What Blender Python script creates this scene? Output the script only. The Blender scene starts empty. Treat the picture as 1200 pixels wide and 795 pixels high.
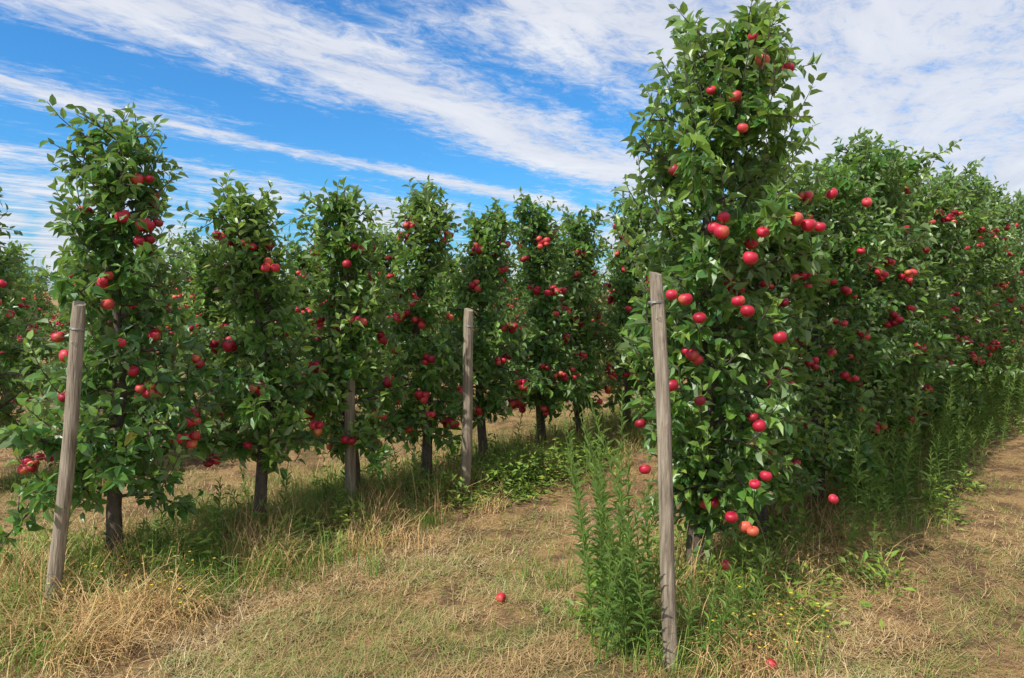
import bpy, math
import numpy as np

# ------------------------------------------------------------------ basics
scene = bpy.context.scene
scene.view_settings.view_transform = 'Standard'
scene.view_settings.look = 'None'
scene.view_settings.exposure = 0
D = np.array([.651, .759]); N = np.array([.759, -.651])
SP = 2.78

def row(w, s):
    return D * s + N * w

def hash2(i, j, k=0):
    v = np.sin(i * 127.1 + j * 311.7 + k * 74.7) * 43758.5453
    return v - np.floor(v)

def vnoise(x, y, k=0):
    xi = np.floor(x); yi = np.floor(y); fx = x - xi; fy = y - yi
    fx = fx * fx * (3 - 2 * fx); fy = fy * fy * (3 - 2 * fy)
    a = hash2(xi, yi, k); b = hash2(xi + 1, yi, k); c = hash2(xi, yi + 1, k); d = hash2(xi + 1, yi + 1, k)
    return (a * (1 - fx) + b * fx) * (1 - fy) + (c * (1 - fx) + d * fx) * fy

def ground_h(x, y):
    x = np.asarray(x, float); y = np.asarray(y, float)
    w = N[0] * x + N[1] * y
    strip = 0.5 + 0.5 * np.cos(2 * np.pi * (w + 1.87) / SP)
    far = np.clip(1.2 - np.hypot(x, y) / 40, 0, 1)
    h = 0.05 * (vnoise(x * .7, y * .7, 1) - .5) + 0.035 * (vnoise(x * 2.3, y * 2.3, 2) - .5) \
        + 0.018 * (vnoise(x * 7, y * 7, 3) - .5) + .06 * strip ** 3 - .03
    return h * far

def unit(v):
    return v / np.maximum(np.linalg.norm(v, axis=-1, keepdims=True), 1e-9)

class MB:
    def __init__(s):
        s.v = []; s.l = []; s.t = []; s.m = []; s.c = []; s.s = []; s.n = 0
    def add(s, v, faces, mat, col, smooth=False):
        v = np.asarray(v, float)
        for f in faces:
            f = np.asarray(f)
            if len(f) == 0: continue
            s.l.append((f + s.n).ravel()); s.t.append(np.full(len(f), f.shape[1]))
            s.m.append(np.full(len(f), mat)); s.s.append(np.full(len(f), smooth))
        s.v.append(v)
        c = np.ones((len(v), 4)); c[:, :3] = col
        s.c.append(c); s.n += len(v)
    def mesh(s, name, mats):
        v = np.concatenate(s.v); l = np.concatenate(s.l).astype(np.int32); t = np.concatenate(s.t).astype(np.int32)
        me = bpy.data.meshes.new(name)
        me.vertices.add(len(v)); me.vertices.foreach_set('co', v.astype(np.float32).ravel())
        me.loops.add(len(l)); me.loops.foreach_set('vertex_index', l)
        me.polygons.add(len(t))
        st = np.concatenate([[0], np.cumsum(t)[:-1]]).astype(np.int32)
        me.polygons.foreach_set('loop_start', st)
        for m in mats: me.materials.append(m)
        me.polygons.foreach_set('material_index', np.concatenate(s.m).astype(np.int32))
        me.update(calc_edges=True)
        me.polygons.foreach_set('use_smooth', np.concatenate(s.s).astype(bool))
        a = me.color_attributes.new('Col', 'FLOAT_COLOR', 'POINT')
        a.data.foreach_set('color', np.concatenate(s.c).astype(np.float32).ravel())
        me.update()
        return me

def link(me, name, loc=(0, 0, 0), rz=0, sc=(1, 1, 1), parent=None):
    ob = bpy.data.objects.new(name, me)
    ob.location = loc; ob.rotation_euler = (0, 0, rz); ob.scale = sc
    if parent: ob.parent = parent
    scene.collection.objects.link(ob)
    return ob

# ------------------------------------------------------------------ batch geometry
LT = np.array([[.12, 0, 0], [.38, .5, .10], [.38, 0, -.02], [.38, -.5, .10], [.72, .40, .04], [.72, 0, -.07], [.72, -.40, .04], [1.05, 0, -.16]])
LF3 = np.array([[0, 2, 1], [0, 3, 2], [5, 7, 4], [6, 7, 5]])
LF4 = np.array([[2, 5, 4, 1], [3, 6, 5, 2]])
ST = np.array([[.0, 0, 0], [.5, .5, .06], [.5, -.5, .06], [1.05, 0, -.1]])
SF3 = np.array([[0, 3, 1], [0, 2, 3]])

def leaves(mb, P, d, n, L, W, col, mat, simple=False, curl=None):
    T, F3, F4 = (ST, SF3, None) if simple else (LT, LF3, LF4)
    d = unit(d); s = unit(np.cross(n, d)); n = np.cross(d, s)
    k = len(T); m = len(P)
    if curl is None: curl = np.ones(m)
    V = P[:, None, :] + (T[None, :, 0] * L[:, None])[..., None] * d[:, None, :] \
        + (T[None, :, 1] * W[:, None])[..., None] * s[:, None, :] \
        + (T[None, :, 2] * L[:, None] * curl[:, None])[..., None] * n[:, None, :]
    off = (np.arange(m) * k)[:, None, None]
    fs = [(F3[None] + off).reshape(-1, 3)]
    if F4 is not None: fs.append((F4[None] + off).reshape(-1, 4))
    mb.add(V.reshape(-1, 3), fs, mat, np.repeat(col, k, axis=0))

def tube(mb, pts, rad, sides, mat, col=(0.5, 0.5, 0.5)):
    pts = np.asarray(pts, float); m = len(pts)
    t = unit(np.gradient(pts, axis=0))
    ref = np.where(np.abs(t[:, 2:3]) > .9, np.array([[1., 0, 0]]), np.array([[0, 0, 1.]]))
    a = unit(np.cross(t, ref)); b = np.cross(t, a)
    th = np.arange(sides) / sides * 2 * np.pi
    V = pts[:, None] + np.asarray(rad)[:, None, None] * (np.cos(th)[None, :, None] * a[:, None] + np.sin(th)[None, :, None] * b[:, None])
    i = np.arange(m - 1)[:, None] * sides; j = np.arange(sides)[None]; j2 = (j + 1) % sides
    F = np.stack([i + j, i + j2, i + sides + j2, i + sides + j], -1).reshape(-1, 4)
    mb.add(V.reshape(-1, 3), [F], mat, col, True)

def apple_template(nr, ns):
    rows = []
    for i in range(nr + 1):
        th = math.pi * i / nr
        r = math.sin(th) * (1.0 + .08 * math.cos(th)) * .5
        z = math.cos(th) * .46
        z -= .20 * math.exp(-(r / .16) ** 2) * (1 if th < 1.5 else 0)
        z += .10 * math.exp(-(r / .12) ** 2) * (1 if th > 1.7 else 0)
        rows.append((max(r, .004), z))
    V = []
    for r, z in rows:
        for j in range(ns):
            a = 2 * math.pi * j / ns
            V.append((r * math.cos(a), r * math.sin(a), z))
    F = []
    for i in range(nr):
        for j in range(ns):
            F.append((i * ns + j, (i + 1) * ns + j, (i + 1) * ns + (j + 1) % ns, i * ns + (j + 1) % ns))
    return np.array(V), np.array(F)
AP_H = apple_template(10, 14); AP_L = apple_template(5, 7)

def apples(mb, P, size, rng, mat_a, mat_s, low=False):
    T, F = AP_L if low else AP_H
    for p, s in zip(P, size):
        ax = unit(np.array([rng.normal(0, .3), rng.normal(0, .3), 1.]))
        x = unit(np.cross(ax, [0.3, 1, 0])); y = np.cross(ax, x)
        V = p + s * (T[:, :1] * x + T[:, 1:2] * y + T[:, 2:3] * ax * rng.uniform(.90, 1.06))
        c = np.zeros((len(T), 3)); c[:, 0] = rng.random(); c[:, 1] = T[:, 2] + .5
        az = rng.uniform(0, 6.28)
        c[:, 2] = .5 + T[:, 0] * math.cos(az) + T[:, 1] * math.sin(az)
        mb.add(V, [F], mat_a, c, True)
        if not low:
            tube(mb, [p + ax * s * .25, p + ax * s * .5, p + ax * s * .8 + rng.normal(0, .006, 3)], [.0016, .0014, .002], 4, mat_s)

# ------------------------------------------------------------------ materials
def newmat(name):
    m = bpy.data.materials.new(name); m.use_nodes = True
    nt = m.node_tree; b = nt.nodes['Principled BSDF']
    return m, nt, b

def nd(nt, t, **kw):
    n = nt.nodes.new(t)
    for k, v in kw.items(): setattr(n, k, v)
    return n

def ramp(nt, stops, fac=None):
    r = nt.nodes.new('ShaderNodeValToRGB'); e = r.color_ramp.elements
    while len(e) > 1: e.remove(e[0])
    e[0].position = stops[0][0]; e[0].color = (*stops[0][1], 1)
    for p, c in stops[1:]:
        x = e.new(p); x.color = (*c, 1)
    if fac is not None: nt.links.new(fac, r.inputs[0])
    return r

def mixc(nt, fac, a, b, mode='MIX'):
    m = nt.nodes.new('ShaderNodeMix'); m.data_type = 'RGBA'; m.blend_type = mode
    for sock, val in ((m.inputs[0], fac), (m.inputs[6], a), (m.inputs[7], b)):
        if hasattr(val, 'links') or hasattr(val, 'is_linked'): nt.links.new(val, sock)
        elif isinstance(val, (int, float)): sock.default_value = val
        else: sock.default_value = (*val, 1)
    return m.outputs[2]

def noise(nt, scale, detail=4, rough=.55, vec=None, dist=0):
    n = nt.nodes.new('ShaderNodeTexNoise'); n.inputs['Scale'].default_value = scale
    n.inputs['Detail'].default_value = detail; n.inputs['Roughness'].default_value = rough
    n.inputs['Distortion'].default_value = dist
    if vec is not None: nt.links.new(vec, n.inputs['Vector'])
    return n.outputs['Fac']

def math_(nt, op, a, b=None, c=None, clamp=False):
    m = nt.nodes.new('ShaderNodeMath'); m.operation = op; m.use_clamp = clamp
    for i, v in enumerate((a, b, c)):
        if v is None: continue
        if isinstance(v, (int, float)): m.inputs[i].default_value = v
        else: nt.links.new(v, m.inputs[i])
    return m.outputs[0]

def leaf_mat(name, stops, young, under, trans=.25, rough=.42, transcol=(.22, .38, .04)):
    m, nt, b = newmat(name)
    at = nd(nt, 'ShaderNodeAttribute', attribute_name='Col')
    sep = nd(nt, 'ShaderNodeSeparateColor'); nt.links.new(at.outputs['Color'], sep.inputs[0])
    r = ramp(nt, stops, sep.outputs[0])
    c = mixc(nt, sep.outputs[2], r.outputs[0], young)
    geo = nd(nt, 'ShaderNodeNewGeometry')
    oi = nd(nt, 'ShaderNodeObjectInfo')
    tint = ramp(nt, [(0, (.85, .94, 1.0)), (.5, (1, 1, 1)), (1, (1.15, 1.08, .9))], oi.outputs['Random'])
    c = mixc(nt, 1.0, c, tint.outputs[0], 'MULTIPLY')
    c2 = mixc(nt, geo.outputs['Backfacing'], c, under)
    nt.links.new(c2, b.inputs['Base Color'])
    b.inputs['Roughness'].default_value = rough
    b.inputs['Specular IOR Level'].default_value = .5
    tr = nd(nt, 'ShaderNodeBsdfTranslucent')
    tc = mixc(nt, .6, c, transcol); nt.links.new(tc, tr.inputs[0])
    ms = nd(nt, 'ShaderNodeMixShader'); ms.inputs[0].default_value = trans
    nt.links.new(b.outputs[0], ms.inputs[1]); nt.links.new(tr.outputs[0], ms.inputs[2])
    nt.links.new(ms.outputs[0], nt.nodes['Material Output'].inputs[0])
    return m

M_LEAF = leaf_mat('apple_leaf', [(0, (.036, .108, .034)), (.4, (.074, .188, .040)), (.75, (.135, .28, .05)), (.96, (.21, .34, .05)), (1, (.36, .30, .06))],
                  (.34, .48, .09), (.22, .32, .15), .30, .37, (.36, .54, .05))
M_WEED = leaf_mat('weed_leaf', [(0, (.085, .19, .03)), (.6, (.15, .30, .045)), (1, (.26, .38, .06))], (.35, .40, .08), (.17, .28, .07), .32, .55)
M_DRY = leaf_mat('dry_grass_blade', [(0, (.23, .13, .055)), (.4, (.45, .28, .115)), (.75, (.63, .42, .19)), (1, (.76, .57, .32))], (.18, .27, .055), (.5, .35, .16), .12, .7, (.5, .36, .14))
M_FLOW, nt, b = newmat('yellow_petal'); b.inputs['Base Color'].default_value = (.75, .55, .04, 1); b.inputs['Roughness'].default_value = .6

M_APPLE, nt, b = newmat('red_apple_skin')
at = nd(nt, 'ShaderNodeAttribute', attribute_name='Col'); sep = nd(nt, 'ShaderNodeSeparateColor')
nt.links.new(at.outputs['Color'], sep.inputs[0])
rr = ramp(nt, [(0, (.28, .006, .022)), (.35, (.45, .010, .035)), (.7, (.58, .022, .055)), (.9, (.66, .06, .07)), (1, (.68, .15, .07))], sep.outputs[0])
tc = nd(nt, 'ShaderNodeTexCoord')
nz = noise(nt, 26, 4, .65, tc.outputs['Object'])
k = math_(nt, 'MULTIPLY', math_(nt, 'SUBTRACT', sep.outputs[2], .70), 2.0)
k = math_(nt, 'ADD', k, math_(nt, 'MULTIPLY', math_(nt, 'SUBTRACT', nz, .5), .9))
k = math_(nt, 'MULTIPLY', math_(nt, 'SUBTRACT', k, .05), math_(nt, 'MULTIPLY', sep.outputs[0], 1.2), clamp=True)
cc = mixc(nt, k, rr.outputs[0], (.60, .30, .08))
spk = ramp(nt, [(.35, (.75, .75, .75)), (.65, (1.15, 1.15, 1.15))], nz)
cc = mixc(nt, 1.0, cc, spk.outputs[0], 'MULTIPLY')
nt.links.new(cc, b.inputs['Base Color'])
b.inputs['Roughness'].default_value = .47

def bark_mat(name, c1, c2, sc, stretch, bump):
    m, nt, b = newmat(name)
    tc = nd(nt, 'ShaderNodeTexCoord'); mp = nd(nt, 'ShaderNodeMapping'); mp.inputs['Scale'].default_value = (1, 1, stretch)
    nt.links.new(tc.outputs['Object'], mp.inputs[0])
    n1 = noise(nt, sc, 6, .65, mp.outputs[0], .4); n2 = noise(nt, 6, 3, .5, tc.outputs['Object'])
    r = ramp(nt, [(.3, c1), (.62, c2)], n1)
    c = mixc(nt, math_(nt, 'MULTIPLY', n2, .55), r.outputs[0], tuple(x * .55 for x in c1))
    nt.links.new(c, b.inputs['Base Color']); b.inputs['Roughness'].default_value = .85
    bp = nd(nt, 'ShaderNodeBump'); bp.inputs['Strength'].default_value = bump; bp.inputs['Distance'].default_value = .01
    nt.links.new(n1, bp.inputs['Height']); nt.links.new(bp.outputs[0], b.inputs['Normal'])
    return m
M_BARK = bark_mat('apple_bark', (.05, .037, .027), (.18, .14, .105), 38, .45, 1.0)
M_WOOD = bark_mat('weathered_wood', (.13, .095, .062), (.48, .40, .30), 60, .05, .9)
M_WIRE, nt, b = newmat('galvanised_wire'); b.inputs['Base Color'].default_value = (.35, .35, .34, 1); b.inputs['Metallic'].default_value = .8; b.inputs['Roughness'].default_value = .5

# ground material
M_GR, nt, b = newmat('dry_mown_ground')
tc = nd(nt, 'ShaderNodeTexCoord'); P = tc.outputs['Object']
dot = nd(nt, 'ShaderNodeVectorMath', operation='DOT_PRODUCT'); nt.links.new(P, dot.inputs[0]); dot.inputs[1].default_value = (N[0], N[1], 0)
cosw = math_(nt, 'COSINE', math_(nt, 'MULTIPLY', math_(nt, 'ADD', dot.outputs['Value'], 1.87), 2 * math.pi / SP))
n1 = noise(nt, 1.1, 4, .6, P); n2 = noise(nt, 3.6, 5, .72, P); n3 = noise(nt, 70, 4, .75, P)
strip = math_(nt, 'ADD', math_(nt, 'MULTIPLY', cosw, .5), math_(nt, 'MULTIPLY', math_(nt, 'SUBTRACT', n1, .5), 3.0))
straw = ramp(nt, [(.28, (.19, .105, .05)), (.45, (.38, .235, .105)), (.62, (.53, .35, .17)), (.8, (.64, .48, .28))], n3)
dirt = ramp(nt, [(.3, (.10, .058, .034)), (.7, (.27, .16, .09))], n3)
c = mixc(nt, ramp(nt, [(.44, (0, 0, 0)), (.58, (1, 1, 1))], n2).outputs[0], straw.outputs[0], dirt.outputs[0])
grn = ramp(nt, [(.3, (.055, .08, .02)), (.7, (.20, .23, .07))], n3)
c = mixc(nt, math_(nt, 'MULTIPLY', ramp(nt, [(.1, (0, 0, 0)), (.7, (1, 1, 1))], strip).outputs[0], .8), c, grn.outputs[0])
nt.links.new(c, b.inputs['Base Color']); b.inputs['Roughness'].default_value = .95; b.inputs['Specular IOR Level'].default_value = .15
bp = nd(nt, 'ShaderNodeBump'); bp.inputs['Strength'].default_value = .9; bp.inputs['Distance'].default_value = .03
nt.links.new(math_(nt, 'ADD', n3, math_(nt, 'MULTIPLY', n2, 1.2)), bp.inputs['Height']); nt.links.new(bp.outputs[0], b.inputs['Normal'])

# ------------------------------------------------------------------ ground sheet
def axis(lo, hi, st):
    a = np.arange(lo, hi, st); ext = []; d = st
    x = hi
    while x < 1800: ext.append(x); d *= 1.25; x += d
    ext.append(1800.)
    neg = []; d = st; x = lo - st
    while x > -1800: neg.append(x); d *= 1.25; x -= d
    neg.append(-1800.)
    return np.concatenate([neg[::-1], a, ext])
ax = axis(-7, 11, .06); ay = axis(-1, 15, .06)
X, Y = np.meshgrid(ax, ay); Z = ground_h(X, Y)
V = np.stack([X, Y, Z], -1).reshape(-1, 3); nx = len(ax); ny = len(ay)
i = np.arange(ny - 1)[:, None] * nx; j = np.arange(nx - 1)[None]
F = np.stack([i + j, i + j + 1, i + nx + j + 1, i + nx + j], -1).reshape(-1, 4)
mb = MB(); mb.add(V, [F], 0, (0.5, .5, .5), True)
link(mb.mesh('ground', [M_GR]), 'ground')

# ------------------------------------------------------------------ trees
def make_tree(name, seed, H, rlow, rtop, zb, nbr, nap, low=False, lsc=1.0, app=None, topshoots=12, lean=0.0, pf=None, dens=1.0, bayk=1.0):
    rng = np.random.default_rng(seed); mb = MB()
    nz = 12
    tz = np.linspace(-.12, H - .22, nz); ph = rng.uniform(0, 6, 4)
    tx = .035 * np.sin(tz * 2.1 + ph[0]) + .025 * np.sin(tz * 4.3 + ph[1]); ty = .035 * np.sin(tz * 1.9 + ph[2]) + .025 * np.sin(tz * 4 + ph[3])
    tx -= tx[0]; ty -= ty[0]; tx += lean * np.clip(tz / H, 0, 1)
    tp = np.stack([tx, ty, tz], 1)
    rr = np.interp(tz, [-.12, .05, .5, H], [.066, .050, .040, .008])
    tube(mb, tp, rr * rng.uniform(.92, 1.08, nz), 6 if low else 10, 1)
    def tpos(z): return np.array([np.interp(z, tz, tx), np.interp(z, tz, ty), z])
    def prof(z):
        t = np.clip((z - zb) / (H - zb), 0, 1)
        if pf is not None: return np.interp(t, pf[0], pf[1])
        return np.interp(t, [0, .08, .22, .42, .62, .88, 1], [rlow * .65, rlow, rlow, (rlow * .5 + rtop * .5), rtop * 1.15, rtop, rtop * .45])
    P = []; Dd = []; Yg = []; Sz = []
    def rosette(p, outd, k, young=0.0, sc=1.0):
        for _ in range(k):
            v = rng.normal(0, 1, 3); v /= np.linalg.norm(v)
            d = v * 1.0 + outd * .75 + np.array([0, 0, -.3])
            P.append(p + v * .012); Dd.append(d); Yg.append(young); Sz.append(sc)
    def shoot(p0, d0, L, up, young, step=.028, r0=.004):
        m = 5; pts = [p0]; d = d0 / np.linalg.norm(d0)
        for q in range(m):
            d = d + np.array([rng.normal(0, .1), rng.normal(0, .1), up / m]); d /= np.linalg.norm(d)
            pts.append(pts[-1] + d * L / m)
        pts = np.array(pts)
        if not low: tube(mb, pts, np.linspace(r0, .0015, m + 1), 4, 1)
        n = max(3, int(L / step)); a0 = rng.uniform(0, 6.28)
        for q in range(n):
            u = (q + .6) / n * m; i0 = min(int(u), m - 1); p = pts[i0] * (1 - u + i0) + pts[i0 + 1] * (u - i0)
            t = unit(pts[i0 + 1] - pts[i0]); a = a0 + q * 2.4
            s = unit(np.cross(t, [.3, .2, .93])); s2 = np.cross(t, s)
            rad = math.cos(a) * s + math.sin(a) * s2
            f = q / n
            P.append(p); Dd.append(rad * 1.0 + t * (.45 + .8 * f) + np.array([0, 0, -.1])); Yg.append(young * (.3 + .7 * f) * rng.uniform(.5, 1)); Sz.append(1.05 - .35 * f)
    step = .06 if low else .044 / dens
    lob = rng.uniform(0, 6.28, 4)
    for i in range(nbr):
        z0 = zb + (H - zb - .12) * (i + rng.random()) / nbr
        az = i * 2.39996 + rng.normal(0, .35)
        bay = 1 + bayk * (.30 * math.sin(z0 * 5.6 + lob[0] + az) + .22 * math.sin(z0 * 10.1 + lob[1] - 2 * az))
        r = prof(z0) * rng.choice([.62, .85, 1.0, 1.2], p=[.2, .3, .35, .15]) * rng.uniform(.88, 1.12) * bay
        tt = (z0 - zb) / (H - zb)
        el = rng.uniform(-.15, .55) + .3 * tt
        d = np.array([math.cos(az) * math.cos(el), math.sin(az) * math.cos(el), math.sin(el)])
        m = 6; pts = [tpos(z0)]; bend = rng.uniform(-1.3, .1) if tt < .5 else rng.uniform(-.5, .8)
        for q in range(m):
            d = d + np.array([rng.normal(0, .1), rng.normal(0, .1), bend / m]); d /= np.linalg.norm(d)
            pts.append(pts[-1] + d * r * 1.08 / m)
        pts = np.array(pts)
        if pts[:, 2].min() < .22: pts[:, 2] += .22 - pts[:, 2].min()
        tube(mb, pts, np.linspace(.012 if tt < .6 else .007, .003, m + 1), 3 if low else 5, 1)
        n = max(3, int(r / step)); outd = unit(np.array([d[0], d[1], .1]))
        for q in range(n):
            u = (.22 + .78 * (q + rng.random()) / n) * m; u = min(u, m - .01); i0 = int(u)
            p = pts[i0] * (1 - u + i0) + pts[i0 + 1] * (u - i0) + rng.normal(0, .022, 3)
            rosette(p, outd, rng.integers(3, 5) if low else rng.integers(3, 7))
        ns = 1 if low else 3
        for q in range(ns):
            u = rng.uniform(.35, 1) * m; u = min(u, m - .01); i0 = int(u)
            p = pts[i0] * (1 - u + i0) + pts[i0 + 1] * (u - i0)
            sd = outd * rng.uniform(.2, 1) + rng.normal(0, .6, 3)
            shoot(p, sd + np.array([0, 0, .3]), rng.uniform(.09, .26), rng.uniform(-.4, .9), rng.random() ** 1.6 * .85)
    for i in range(topshoots):
        z0 = H - rng.uniform(.2, .95); az = rng.uniform(0, 6.28); rd = rng.uniform(.2, 1) * rtop * 1.0
        p = tpos(min(z0, H - .25)) + np.array([math.cos(az) * rd, math.sin(az) * rd, 0])
        L = min(rng.uniform(.22, .48), max(.18, H - z0 + rng.uniform(-.1, .05)))
        shoot(p, np.array([math.cos(az) * .5, math.sin(az) * .5, 1.]), L, .5, .3 + .6 * rng.random(), .028)
    shoot(tpos(H - .34), np.array([.05, 0, 1.]), .36, .3, .6, .026)
    for i in range(0 if low else int(24 * H)):
        z0 = rng.uniform(zb, H - .3); az = rng.uniform(0, 6.28); rd = prof(z0) * rng.uniform(.75, 1.05)
        p = tpos(z0) + np.array([math.cos(az) * rd, math.sin(az) * rd, 0])
        shoot(p, np.array([math.cos(az) * .8, math.sin(az) * .8, .7]), rng.uniform(.1, .28), .7, .35 + .65 * rng.random())
    P = np.array(P); Dd = unit(np.array(Dd)); Yg = np.array(Yg); Sz = np.array(Sz)
    A = []
    if app is not None: A += [np.array(a) for a in app]
    nc = 0
    while nc < nap:
        t = rng.random(); z = zb - .02 + (H - zb - .3) * t; az = rng.uniform(0, 6.28)
        rd = prof(z) * rng.uniform(.7, 1.12)
        c = tpos(z) + np.array([math.cos(az) * rd, math.sin(az) * rd, 0])
        for q in range(rng.choice([1, 2, 3, 4, 5], p=[.33, .3, .2, .11, .06])):
            off = rng.normal(0, 1, 3); off /= np.linalg.norm(off); off[2] *= .7
            A.append(c + off * (0 if q == 0 else rng.uniform(.05, .068))); nc += 1
    A = np.array(A)
    sz = rng.uniform(.053, .075, len(A))
    apples(mb, A, sz, rng, 2, 1, low)
    mid = P + Dd * .04
    keep = np.ones(len(P), bool)
    for a in A:
        hd = np.array([a[0], a[1]]); hn = hd / max(np.linalg.norm(hd), .01)
        q = a + np.array([hn[0] * .035, hn[1] * .035, 0])
        keep &= (np.linalg.norm(mid - q, axis=1) > .046)
    P = P[keep]; Dd = Dd[keep]; Yg = Yg[keep]; Sz = Sz[keep]
    m = len(P)
    rad = P.copy(); rad[:, 2] = 0; rad = unit(rad + 1e-6)
    nrm = np.array([0, 0, 1.])[None] * .75 + rad * .5 + rng.normal(0, .5, (m, 3))
    L = rng.uniform(.060, .106, m) * Sz * lsc; W = L * rng.uniform(.40, .56, m)
    rdist = np.hypot(P[:, 0], P[:, 1]) / np.maximum(prof(P[:, 2]), .05)
    col = np.stack([np.clip(rng.beta(1.6, 2.0, m), 0, 1) * .95 + (rng.random(m) > .992) * .3, rdist, Yg], 1)
    leaves(mb, P, Dd, nrm, L, W, col, 0, low, rng.uniform(.3, 2.8, m))
    return mb.mesh(name, [M_LEAF, M_BARK, M_APPLE])

hb = row(-1.87, 3.77)
def pxl(px, py, Zd):
    return ((px - 600) * Zd / 867 - hb[0], Zd - hb[1], 1.7 + (340 - py) * Zd / 867 - .05)
hero_ap = [pxl(x, y, z) for x, y, z in [
    (876, 50, 3.82), (887, 76, 3.78), (857, 117, 3.8), (866, 153, 3.75), (788, 201, 3.8), (809, 202, 3.8), (846, 255, 3.6), (836, 268, 3.62), (844, 272, 3.56),
    (930, 257, 3.62), (945, 264, 3.65), (958, 266, 3.7), (878, 302, 3.55), (865, 352, 3.54), (876, 364, 3.52), (787, 345, 3.62), (803, 350, 3.56), (820, 372, 3.54),
    (902, 560, 3.6), (889, 570, 3.58), (862, 610, 3.6), (888, 627, 3.58), (879, 622, 3.62), (855, 668, 3.66), (758, 552, 3.8), (788, 452, 3.62), (971, 228, 3.85),
    (892, 272, 3.58), (983, 588, 3.85), (752, 497, 3.75), (1012, 238, 4.2), (915, 395, 3.6), (893, 500, 3.6), (822, 470, 3.6)]]
tree_h = make_tree('apple_tree_big', 11, 3.12, .5, .38, .34, 122, 24, app=hero_ap, topshoots=28, lean=.2, dens=1.12, bayk=.8,
                   pf=([0, .1, .25, .4, .6, .8, .92, 1], [.15, .22, .34, .41, .43, .39, .30, .13]))
VAR_R = [make_tree('apple_tree_r%d' % i, 100 + i, h, .46, .34, .36, 100, 75, topshoots=20) for i, h in enumerate([3.1, 3.0, 3.15])]
VAR_L = [make_tree('apple_tree_l%d' % i, 200 + i, h, a, b_, zb, n, ap, topshoots=ts) for i, (h, a, b_, zb, n, ap, ts) in enumerate([
    (2.68, .50, .19, .42, 84, 85, 15), (2.34, .42, .17, .48, 68, 68, 12), (2.38, .36, .19, .46, 70, 70, 12), (2.58, .36, .17, .46, 74, 90, 10)])]
VAR_D = [make_tree('apple_tree_d%d' % i, 300 + i, h, .42, .17, .44, 48, 60, low=True, lsc=1.2, topshoots=12) for i, h in enumerate([2.4, 2.1, 2.5, 2.2])]

rg = np.random.default_rng(5)
def place(me, w, s, name='apple_tree', parent=None, rz=None, hs=1.0, ws=1.0):
    x, y = row(w, s); z = float(ground_h(x, y))
    rz = rg.uniform(0, 6.28) if rz is None else rz
    return link(me, name, (x, y, z), rz, (ws, ws, hs), parent)

place(tree_h, -1.87, 3.77, rz=0)
s = 4.74; k = 0
while s < 14:
    place(VAR_R[k % 3], -1.87 + rg.normal(0, .04), s, hs=np.interp(s, [4.6, 6.4, 8, 14], [.80, .86, .92, 1.02]) * rg.uniform(.95, 1.04), ws=.9 if s < 6 else 1.0); s += rg.uniform(.88, 1.04); k += 1
sR = s
for i, (s, v) in enumerate([(1.78, 0), (2.69, 1), (3.5, 2), (4.27, 3), (5.05, 1), (5.88, 3), (6.63, 2)]):
    place(VAR_L[v], -4.65, s, rz=[.4, 1.0, 2.2, 3.0, 4.1, 5.3, .2][i], hs=[1, 1, 1, 1, 1.03, 1, 1.06][i])
s = 7.5; k = 0
while s < 12:
    place(VAR_L[k % 4], -4.65 + rg.normal(0, .04), s, hs=rg.uniform(.92, 1.08)); s += rg.uniform(.85, 1.0); k += 1
sL = s
place(VAR_L[0], -4.65 - SP, 1.75, hs=1.05)
s = 2.9; k = 1
while s < 8:
    place(VAR_L[k % 4], -4.65 - SP + rg.normal(0, .04), s, hs=rg.uniform(.80, .96)); s += rg.uniform(1.0, 1.2); k += 1
sLL = s
par = bpy.data.objects.new('distant_apple_tree_rows', None); scene.collection.objects.link(par)
for w, s0 in [(-1.87, sR), (-4.65, sL), (-7.43, sLL), (-1.87 + SP, 6.0)] + [(-1.87 - SP * i, .5 - 1.3 * (i - 3)) for i in range(3, 10)]:
    s = s0; k = int(rg.integers(0, 4))
    hh = 1.35 if w > -2 else .95
    while s < (32 if w > -6 else 19):
        place(VAR_D[k % 4], w + rg.normal(0, .05), s, 'tree', par, hs=rg.uniform(.86, 1.08) * hh); s += rg.uniform(1.0, 1.2); k += int(rg.integers(1, 3))

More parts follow.
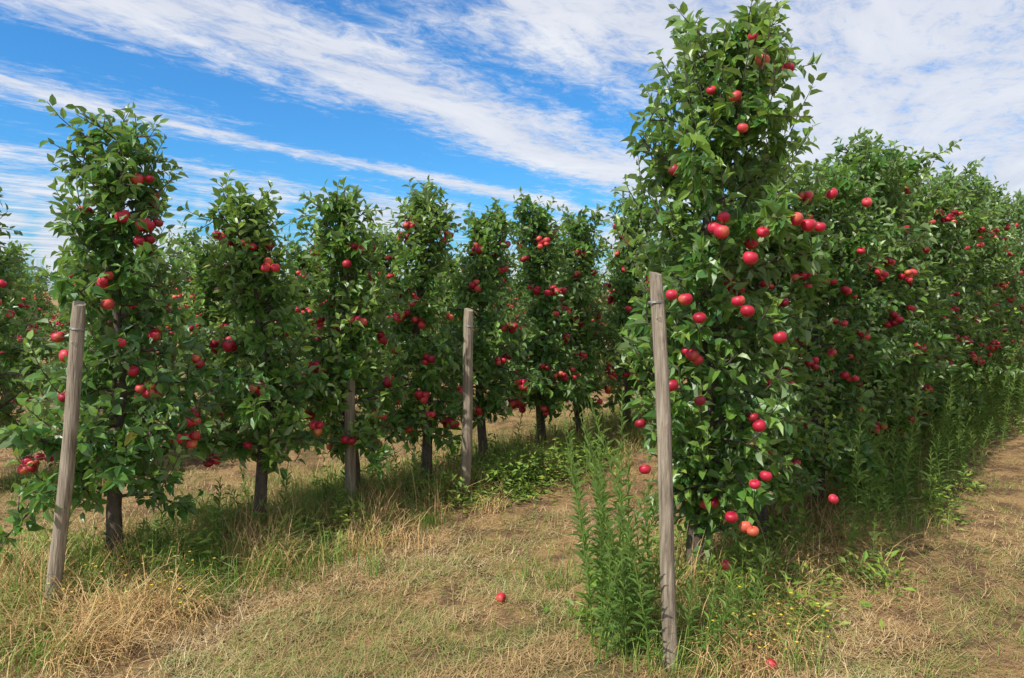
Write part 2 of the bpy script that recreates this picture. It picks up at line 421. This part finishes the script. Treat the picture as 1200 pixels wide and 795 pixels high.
# ------------------------------------------------------------------ posts & wires
def make_post(base, top, r, seed):
    rng = np.random.default_rng(seed); mb = MB()
    b0 = np.array([base[0], base[1], float(ground_h(*base)) - .15]); t = np.array(top)
    m = 22; sides = 20; th = np.arange(sides) / sides * 2 * np.pi
    ax = unit(t - b0); a = unit(np.cross(ax, [0, 1, 0])); b_ = np.cross(ax, a)
    V = []
    ecc = 1 + .06 * np.cos(2 * th + rng.uniform(0, 6)); grooves = 1 - .09 * (rng.random(sides) > .75)
    for i in range(m):
        u = i / (m - 1)
        rr = r * (1.03 - .08 * u) * ecc * grooves * (1 + .02 * rng.normal(0, 1, sides))
        if i == m - 1: rr = rr * .9
        c = b0 + (t - b0) * u + a * .010 * math.sin(u * 5 + seed)
        tilt = (.012 * np.cos(th + 1)) if i >= m - 2 else 0 * th
        V.append(c + rr[:, None] * (np.cos(th)[:, None] * a + np.sin(th)[:, None] * b_) + tilt[:, None] * ax)
    V = np.array(V).reshape(-1, 3)
    i = np.arange(m - 1)[:, None] * sides; j = np.arange(sides)[None]; j2 = (j + 1) % sides
    F = np.stack([i + j, i + j2, i + sides + j2, i + sides + j], -1).reshape(-1, 4)
    cap = (np.arange(sides) + (m - 1) * sides)[None]
    mb.add(V, [F, cap], 0, (.5, .5, .5))
    ob = link(mb.mesh('wooden_post', [M_WOOD]), 'wooden_post')
    mb = MB(); pts = []
    for q in range(40):
        an = q / 40 * 4 * np.pi; c = t - ax * (.13 + .010 * q / 40)
        pts.append(c + (r * 1.05) * (math.cos(an) * a + math.sin(an) * b_))
    tube(mb, pts, np.full(40, .0022), 5, 0)
    c = t - ax * .2
    tube(mb, [c + a * -.01 + np.array([0, -r, 0]), c + np.array([0, -r - .012, .0]), c + a * .012 + np.array([0, -r, 0])], np.full(3, .002), 4, 0)
    link(mb.mesh('wire_binding', [M_WIRE]), 'wire_binding', parent=ob)
    return ob
make_post((.725, 3.18), (.648, 3.37, 1.775), .036, 1)
make_post((-2.45, 3.80), (-2.25, 3.86, 1.63), .038, 2)
make_post((-.40, 6.0), (-.34, 6.0, 1.54), .040, 3)
make_post((-1.24, 5.50), (-1.20, 5.52, 1.30), .040, 4)
x, y = row(-7.43, 1.0); make_post((x, y), (x + .03, y, 1.9), .045, 5)
for s in (9.5, 14.5, 20):
    x, y = row(-1.87, s); make_post((x, y), (x, y, 2.1), .04, int(s))
mb = MB()
for w, s0, z in [(-1.87, 3.5, 1.6), (-1.87, 3.5, .8), (-4.65, 1.5, 1.42), (-4.65, 1.5, .75)]:
    ss = np.linspace(s0 - .2, 40, 60); p = D[None] * ss[:, None] + N[None] * w
    tube(mb, np.column_stack([p, z + .015 * np.sin(ss * 1.3)]), np.full(60, .0016), 4, 0)
link(mb.mesh('trellis_wire', [M_WIRE]), 'trellis_wire')

# ------------------------------------------------------------------ grasses
g = np.random.default_rng(21)
def scatter(n, w0, w1, s0, s1, wsig=None):
    s = s0 + (s1 - s0) * g.random(n) ** 1.3
    w = g.normal(w0, wsig, n) if wsig else g.uniform(w0, w1, n)
    p = D[None] * s[:, None] + N[None] * w[:, None]
    return p[:, 0], p[:, 1]

def blades(mb, x, y, L, lean, wd, col, mat, az=None):
    n = len(x); az = g.uniform(0, 2 * np.pi, n) if az is None else az
    h = np.stack([np.cos(az), np.sin(az), np.zeros(n)], 1); sd = np.stack([-np.sin(az), np.cos(az), np.zeros(n)], 1)
    base = np.stack([x, y, ground_h(x, y) - .004], 1); up = np.array([0, 0, 1.])
    V = np.empty((n, 7, 3)); p = base.copy(); ang = lean * .35
    for i, f in [(0, 1.), (1, .85), (2, .6)]:
        V[:, i * 2] = p + sd * (wd * f)[:, None]; V[:, i * 2 + 1] = p - sd * (wd * f)[:, None]
        p = p + (h * np.sin(ang)[:, None] + up * np.cos(ang)[:, None]) * (L / 3)[:, None]
        ang = ang + lean * .55
    V[:, 6] = p
    V[:, :, 2] = np.maximum(V[:, :, 2], base[:, None, 2] + .002)
    off = (np.arange(n) * 7)[:, None, None]
    Q = (np.array([[0, 1, 3, 2], [2, 3, 5, 4]])[None] + off).reshape(-1, 4); T = (np.array([[4, 5, 6]])[None] + off).reshape(-1, 3)
    mb.add(V.reshape(-1, 3), [Q, T], mat, np.repeat(col, 7, 0))

def greenness(x, y):
    w_ = N[0] * x + N[1] * y
    mid = np.exp(-((w_ + 3.26) / .38) ** 2)
    return vnoise(x * 1.1, y * 1.1, 12) * .6 + vnoise(x * 4, y * 4, 13) * .4 + .10 * mid

mb = MB()
def straw_(n, x, y, Lr=(.03, .11)):
    az = g.uniform(0, 2 * np.pi, n); L = g.uniform(*Lr, n); el = np.abs(g.normal(.0, .35, n))
    wd = g.uniform(.0010, .0026, n)
    d = np.stack([np.cos(az) * np.cos(el), np.sin(az) * np.cos(el), np.sin(el)], 1)
    sd = np.stack([-np.sin(az), np.cos(az), np.zeros(n)], 1)
    p = np.stack([x, y, ground_h(x, y) + .003 + g.random(n) * .012], 1)
    V = np.stack([p + sd * wd[:, None], p - sd * wd[:, None], p + d * L[:, None]], 1)
    pn = vnoise(x * 1.3, y * 1.3, 9)
    gr = (greenness(x, y) > .56) * g.uniform(.2, 1, n)
    col = np.stack([np.clip(g.beta(2, 2, n) * .9 + .6 * (pn - .4), 0, 1), np.zeros(n), gr * (g.random(n) < .6)], 1)
    mb.add(V.reshape(-1, 3), [np.arange(3 * n).reshape(-1, 3)], 0, np.repeat(col, 3, 0))
n = 300000
r_ = 2.2 + 9 * g.random(n) ** 1.5; a_ = g.uniform(-.72, .72, n)
xx = r_ * np.sin(a_); yy = r_ * np.cos(a_)
pn = vnoise(xx * 4.5, yy * 4.5, 4) * .45 + vnoise(xx * 1.7, yy * 1.7, 5) * .35 + vnoise(xx * .9, yy * .9, 6) * .2
kk = g.random(n) < np.clip((pn - .33) * 4.0, .04, 1)
straw_(kk.sum(), xx[kk], yy[kk])
link(mb.mesh('dry_mown_grass', [M_DRY]), 'dry_mown_grass')

mb = MB()
for w, s0, s1, nt_, sg in [(-1.87, 3.1, 15, 320, .28), (-4.65, .9, 14, 820, .38), (-7.43, .5, 14, 220, .3), (-10.2, 0, 14, 120, .3)]:
    cx, cy = scatter(nt_, w, 0, s0, s1, sg)
    for px_, py_ in zip(cx, cy):
        n = int(g.integers(25, 80)); sp = g.uniform(.03, .12)
        x = px_ + g.normal(0, sp, n); y = py_ + g.normal(0, sp, n)
        dry = g.random() < .40
        L = g.uniform(.12, .46, n) * (1.0 if dry else .85) * g.uniform(.5, 1.15); lean = g.uniform(.3, 1.9, n) * (1.1 if dry else .75)
        if dry: col = np.stack([g.beta(2, 2, n), np.zeros(n), (g.random(n) < .1) * .8], 1)
        else: col = np.stack([g.random(n), np.zeros(n), g.random(n) ** 2], 1)
        blades(mb, x, y, L, lean, g.uniform(.0014, .003, n), col, 0 if dry else 1)
for cxx, cyy, dry in [(-2.1, 3.75, 1), (-1.95, 3.65, 1), (-2.3, 3.7, 1), (-2.0, 3.9, 1), (-1.8, 3.8, 1), (-2.7, 3.75, 1), (-2.8, 4.1, 1), (-2.6, 3.45, 0), (-2.35, 3.5, 1), (-2.5, 3.3, 0), (-1.7, 3.95, 0), (-2.2, 3.35, 0), (-2.0, 3.4, 1), (-2.15, 4.0, 0), (-2.35, 4.0, 0), (-1.75, 4.2, 0),
                     (-1.35, 4.3, 0), (-1.5, 4.5, 1), (-1.2, 4.6, 0), (-.9, 4.9, 1), (-.6, 5.3, 0), (-2.0, 4.2, 0), (-1.6, 4.35, 0),
                     (1.0, 3.3, 1), (.95, 3.5, 0), (1.25, 3.55, 1), (.6, 3.3, 0), (.5, 3.5, 0), (.8, 3.25, 0),
                     (1.5, 3.9, 1), (1.7, 4.3, 0), (1.8, 4.4, 1), (2.0, 4.6, 1), (1.4, 3.7, 0), (2.2, 4.7, 1), (1.55, 4.1, 0), (2.4, 5.0, 1), (2.7, 5.2, 0)]:
    n = 260; x = cxx + g.normal(0, .12, n); y = cyy + g.normal(0, .12, n)
    col = np.stack([np.clip(g.beta(2, 2, n) * .7 + .3, 0, 1) if dry else g.random(n), np.zeros(n), (g.random(n) < (.06 if dry else .3)) * .8], 1)
    az = g.normal(g.uniform(0, 6.28), .9, n)
    blades(mb, x, y, g.uniform(.16, .42, n) if dry else g.uniform(.06, .26, n), g.uniform(.8, 2.1, n) if dry else g.uniform(.3, 1.6, n), g.uniform(.0014, .0026, n), col, 0 if dry else 1, az)
n0 = 2300
cx = g.uniform(-4, 5, n0); cy = g.uniform(2.8, 11, n0); gg = greenness(cx, cy)
for px_, py_, gv in zip(cx, cy, gg):
    if gv < .52: continue
    n = int(g.integers(12, 60)); x = px_ + g.normal(0, .09, n); y = py_ + g.normal(0, .09, n)
    blades(mb, x, y, g.uniform(.02, .075, n), g.uniform(.4, 1.8, n), g.uniform(.001, .002, n), np.stack([g.random(n), np.zeros(n), g.random(n)], 1), 1)
link(mb.mesh('long_grass', [M_DRY, M_WEED]), 'long_grass')

mb = MB()
def weedclump(x0, y0, h, r, n):
    x = x0 + g.normal(0, r, n); y = y0 + g.normal(0, r, n)
    z = ground_h(x, y) + h * g.random(n) * np.exp(-((x - x0) ** 2 + (y - y0) ** 2) / (2 * (r * 1.3) ** 2))
    d = g.normal(0, 1, (n, 3)); d[:, 2] = np.abs(d[:, 2]) * .5
    nn = g.normal(0, .4, (n, 3)); nn[:, 2] += 1
    L = g.uniform(.03, .075, n)
    col = np.stack([g.random(n), np.zeros(n), g.random(n) ** 2 * .8], 1)
    leaves(mb, np.stack([x, y, z], 1), d, nn, L, L * g.uniform(.25, .5, n), col, 0, True)
for c in [(0.0, 6.3, .38, .16, 500), (.2, 6.5, .4, .18, 500), (.45, 6.7, .35, .18, 450), (-.15, 6.1, .28, .15, 350), (.7, 7.1, .3, .2, 350), (-.5, 5.8, .25, .12, 250), (-1.45, 4.8, .22, .12, 260), (-1.1, 5.0, .25, .12, 260),
          (-2.0, 4.4, .2, .12, 200), (.45, 3.6, .3, .1, 150), (1.35, 4.0, .3, .12, 250)]:
    weedclump(*c)
cx, cy = scatter(110, -1.87, 0, 3.4, 16, .34)
for a, b_ in zip(cx, cy): weedclump(a, b_, g.uniform(.1, .35), g.uniform(.05, .14), 110)
cx, cy = scatter(170, -4.65, 0, 1.5, 15, .34)
for a, b_ in zip(cx, cy): weedclump(a, b_, g.uniform(.06, .3), g.uniform(.05, .12), 90)
link(mb.mesh('broadleaf_weeds', [M_WEED]), 'broadleaf_weeds')

mb = MB()
def horseweed(x0, y0, h):
    m = 7; z = np.linspace(0, 1, m); lx, ly = g.normal(0, .13, 2)
    pts = np.stack([x0 + lx * h * z ** 1.5, y0 + ly * h * z ** 1.5, float(ground_h(x0, y0)) + h * z], 1)
    tube(mb, pts, np.linspace(.004, .0012, m), 4, 0, (.4, 0, .4))
    n = int(h / .013); u = np.linspace(.06, .99, n)
    p = np.stack([np.interp(u, z, pts[:, i]) for i in range(3)], 1); a = np.arange(n) * 2.4 + g.uniform(0, 6) + g.normal(0, .4, n)
    el = .35 + .8 * u + g.normal(0, .25, n)
    d = np.stack([np.cos(a) * np.cos(el), np.sin(a) * np.cos(el), np.sin(el)], 1)
    nn = np.stack([-np.cos(a) * np.sin(el), -np.sin(a) * np.sin(el), np.cos(el)], 1) + g.normal(0, .25, (n, 3))
    L = np.interp(u, [0, .3, .8, 1], [.045, .075, .06, .025]) * g.uniform(.6, 1.25, n)
    col = np.stack([g.random(n) * .8, np.zeros(n), np.clip(u * .9 - .2 + g.normal(0, .15, n), 0, 1)], 1)
    leaves(mb, p, d, nn, L, L * .13 + .001, col, 0, True, np.full(n, 1.6))
for i in range(34):
    horseweed(g.uniform(.36, .68), g.uniform(3.12, 3.95), [g.uniform(.25, .6), g.uniform(.5, .9), g.uniform(.9, 1.25)][i % 3])
for i in range(12): horseweed(g.uniform(.75, 1.25), g.uniform(3.2, 3.7), g.uniform(.15, .45))
for i in range(190):
    s = 4.6 + 11 * g.random(); x, y = row(-1.87 + g.normal(.46, .16), s); horseweed(x, y, g.uniform(.25, .6) if g.random() < .5 else g.uniform(.6, 1.1))
for i in range(70):
    s = 1.4 + 8 * g.random(); x, y = row(-4.65 + g.normal(0, .3), s); horseweed(x, y, g.uniform(.15, .5))
link(mb.mesh('horseweed_stems', [M_WEED]), 'horseweed_stems')

mb = MB()
pts = [(-2.9 + g.random() * 1.3, 3.5 + g.random() * .7) for _ in range(60)] + [(.7 + g.random() * .8, 3.2 + g.random() * .5) for _ in range(40)] + [(g.uniform(-1.6, .4), g.uniform(5, 6.6)) for _ in range(20)]
for x, y in pts:
    h = g.uniform(.08, .26); z0 = float(ground_h(x, y)); top = np.array([x + g.normal(0, .02), y + g.normal(0, .02), z0 + h])
    tube(mb, [(x, y, z0), top * .5 + np.array([x, y, z0]) * .5, top], [.001, .001, .0008], 3, 1, (.5, 0, .2))
    n = 8; a = np.arange(n) / n * 6.283; d = np.stack([np.cos(a), np.sin(a), np.full(n, .3)], 1)
    leaves(mb, np.repeat(top[None], n, 0), d, np.tile([[0, 0, 1.]], (n, 1)), np.full(n, .009), np.full(n, .005), np.full((n, 3), .5), 0, True)
link(mb.mesh('yellow_wildflowers', [M_FLOW, M_WEED]), 'yellow_wildflowers')

mb = MB(); r0 = np.random.default_rng(3)
apples(mb, np.array([[0, 0, 0]]), [.058], r0, 0, 1)
fa = mb.mesh('fallen_apple', [M_APPLE, M_BARK])
for x, y in [(-.06, 3.92), (1.17, 3.24)]:
    link(fa, 'fallen_apple', (x, y, float(ground_h(x, y)) + .027), r0.uniform(0, 6)).rotation_euler[0] = r0.uniform(.3, 1.4)

# ------------------------------------------------------------------ sky
w = bpy.data.worlds.new('World'); scene.world = w; w.use_nodes = True
nt = w.node_tree; bg = nt.nodes['Background']; bg.inputs[1].default_value = .125
sky = nd(nt, 'ShaderNodeTexSky', sky_type='NISHITA'); sky.sun_disc = False
tosun = (-.74, -.67); EL = 50
sky.sun_elevation = math.radians(EL); sky.sun_rotation = math.atan2(tosun[0], tosun[1]) % (2 * math.pi)
skyc = mixc(nt, 1.0, sky.outputs[0], (.33, .90, 1.42), 'MULTIPLY')
tc = nd(nt, 'ShaderNodeTexCoord'); sx = nd(nt, 'ShaderNodeSeparateXYZ'); nt.links.new(tc.outputs['Generated'], sx.inputs[0])
z = math_(nt, 'MAXIMUM', sx.outputs[2], .035)
px = math_(nt, 'DIVIDE', sx.outputs[0], z); py = math_(nt, 'DIVIDE', sx.outputs[1], z)
q = math_(nt, 'SUBTRACT', math_(nt, 'MULTIPLY', px, .866), math_(nt, 'MULTIPLY', py, .5))
a = math_(nt, 'ADD', math_(nt, 'MULTIPLY', px, .5), math_(nt, 'MULTIPLY', py, .866))
def comb(sq, sa):
    c = nd(nt, 'ShaderNodeCombineXYZ'); nt.links.new(math_(nt, 'MULTIPLY', q, sq), c.inputs[0]); nt.links.new(math_(nt, 'MULTIPLY', a, sa), c.inputs[1]); return c.outputs[0]
warp = noise(nt, 1, 2, .5, comb(.8, .35))
q2 = math_(nt, 'ADD', q, math_(nt, 'MULTIPLY', math_(nt, 'SUBTRACT', warp, .5), .9))
fac = math_(nt, 'DIVIDE', math_(nt, 'ADD', q2, 6.5), 6.5, clamp=True)
def g3(v): return (v, v, v)
cov = ramp(nt, [((qq + 6.5) / 6.5, g3(v)) for qq, v in [(-6.4, .35), (-5.5, .5), (-5.0, .05), (-4.4, .05), (-3.98, .7), (-3.6, .0), (-3.1, .05), (-2.8, .45), (-2.4, .9), (-2.05, .7), (-1.8, .15), (-1.5, .45), (-1.0, .9), (0, .85)]], fac)
f1 = noise(nt, 1, 6, .62, comb(1.7, .6), .5); f2 = noise(nt, 1, 4, .75, comb(9, 5.0), .6)
den = math_(nt, 'ADD', cov.outputs[0], math_(nt, 'MULTIPLY', math_(nt, 'SUBTRACT', f1, .5), 1.7))
den = math_(nt, 'ADD', den, math_(nt, 'MULTIPLY', math_(nt, 'SUBTRACT', f2, .5), 1.3))
low = nd(nt, 'ShaderNodeMapRange'); low.inputs[1].default_value = .16; low.inputs[2].default_value = .07; nt.links.new(sx.outputs[2], low.inputs[0])
pf_ = noise(nt, 9, 3, .6, tc.outputs['Generated'])
den = math_(nt, 'ADD', den, math_(nt, 'MULTIPLY', low.outputs[0], math_(nt, 'MULTIPLY', math_(nt, 'SUBTRACT', pf_, .42), 4.0)))
mr = nd(nt, 'ShaderNodeMapRange', interpolation_type='SMOOTHSTEP'); mr.inputs[1].default_value = .1; mr.inputs[2].default_value = .95; mr.inputs[4].default_value = .93
nt.links.new(den, mr.inputs[0])
ccol = ramp(nt, [(.3, (5.1, 5.4, 6.3)), (.7, (7.1, 7.25, 7.6))], f1)
fin = mixc(nt, mr.outputs[0], skyc, ccol.outputs[0])
nt.links.new(fin, bg.inputs[0])

# ------------------------------------------------------------------ sun
from mathutils import Vector
ld = bpy.data.lights.new('sun', 'SUN'); ld.energy = 5.0; ld.angle = math.radians(.6); ld.color = (1, .955, .87)
so = bpy.data.objects.new('sun', ld); scene.collection.objects.link(so)
ce = math.cos(math.radians(EL))
tv = Vector((tosun[0] * ce, tosun[1] * ce, math.sin(math.radians(EL))))
so.rotation_euler = tv.to_track_quat('Z', 'Y').to_euler(); so.location = (-10, -5, 15)

# ------------------------------------------------------------------ camera
cd = bpy.data.cameras.new('camera'); cd.lens = 26; cd.sensor_width = 36; cd.clip_end = 5000; cd.clip_start = .05
co = bpy.data.objects.new('camera', cd); scene.collection.objects.link(co)
co.location = (0, 0, 1.7); co.rotation_euler = (math.radians(90 - 3.8), 0, 0)
scene.camera = co
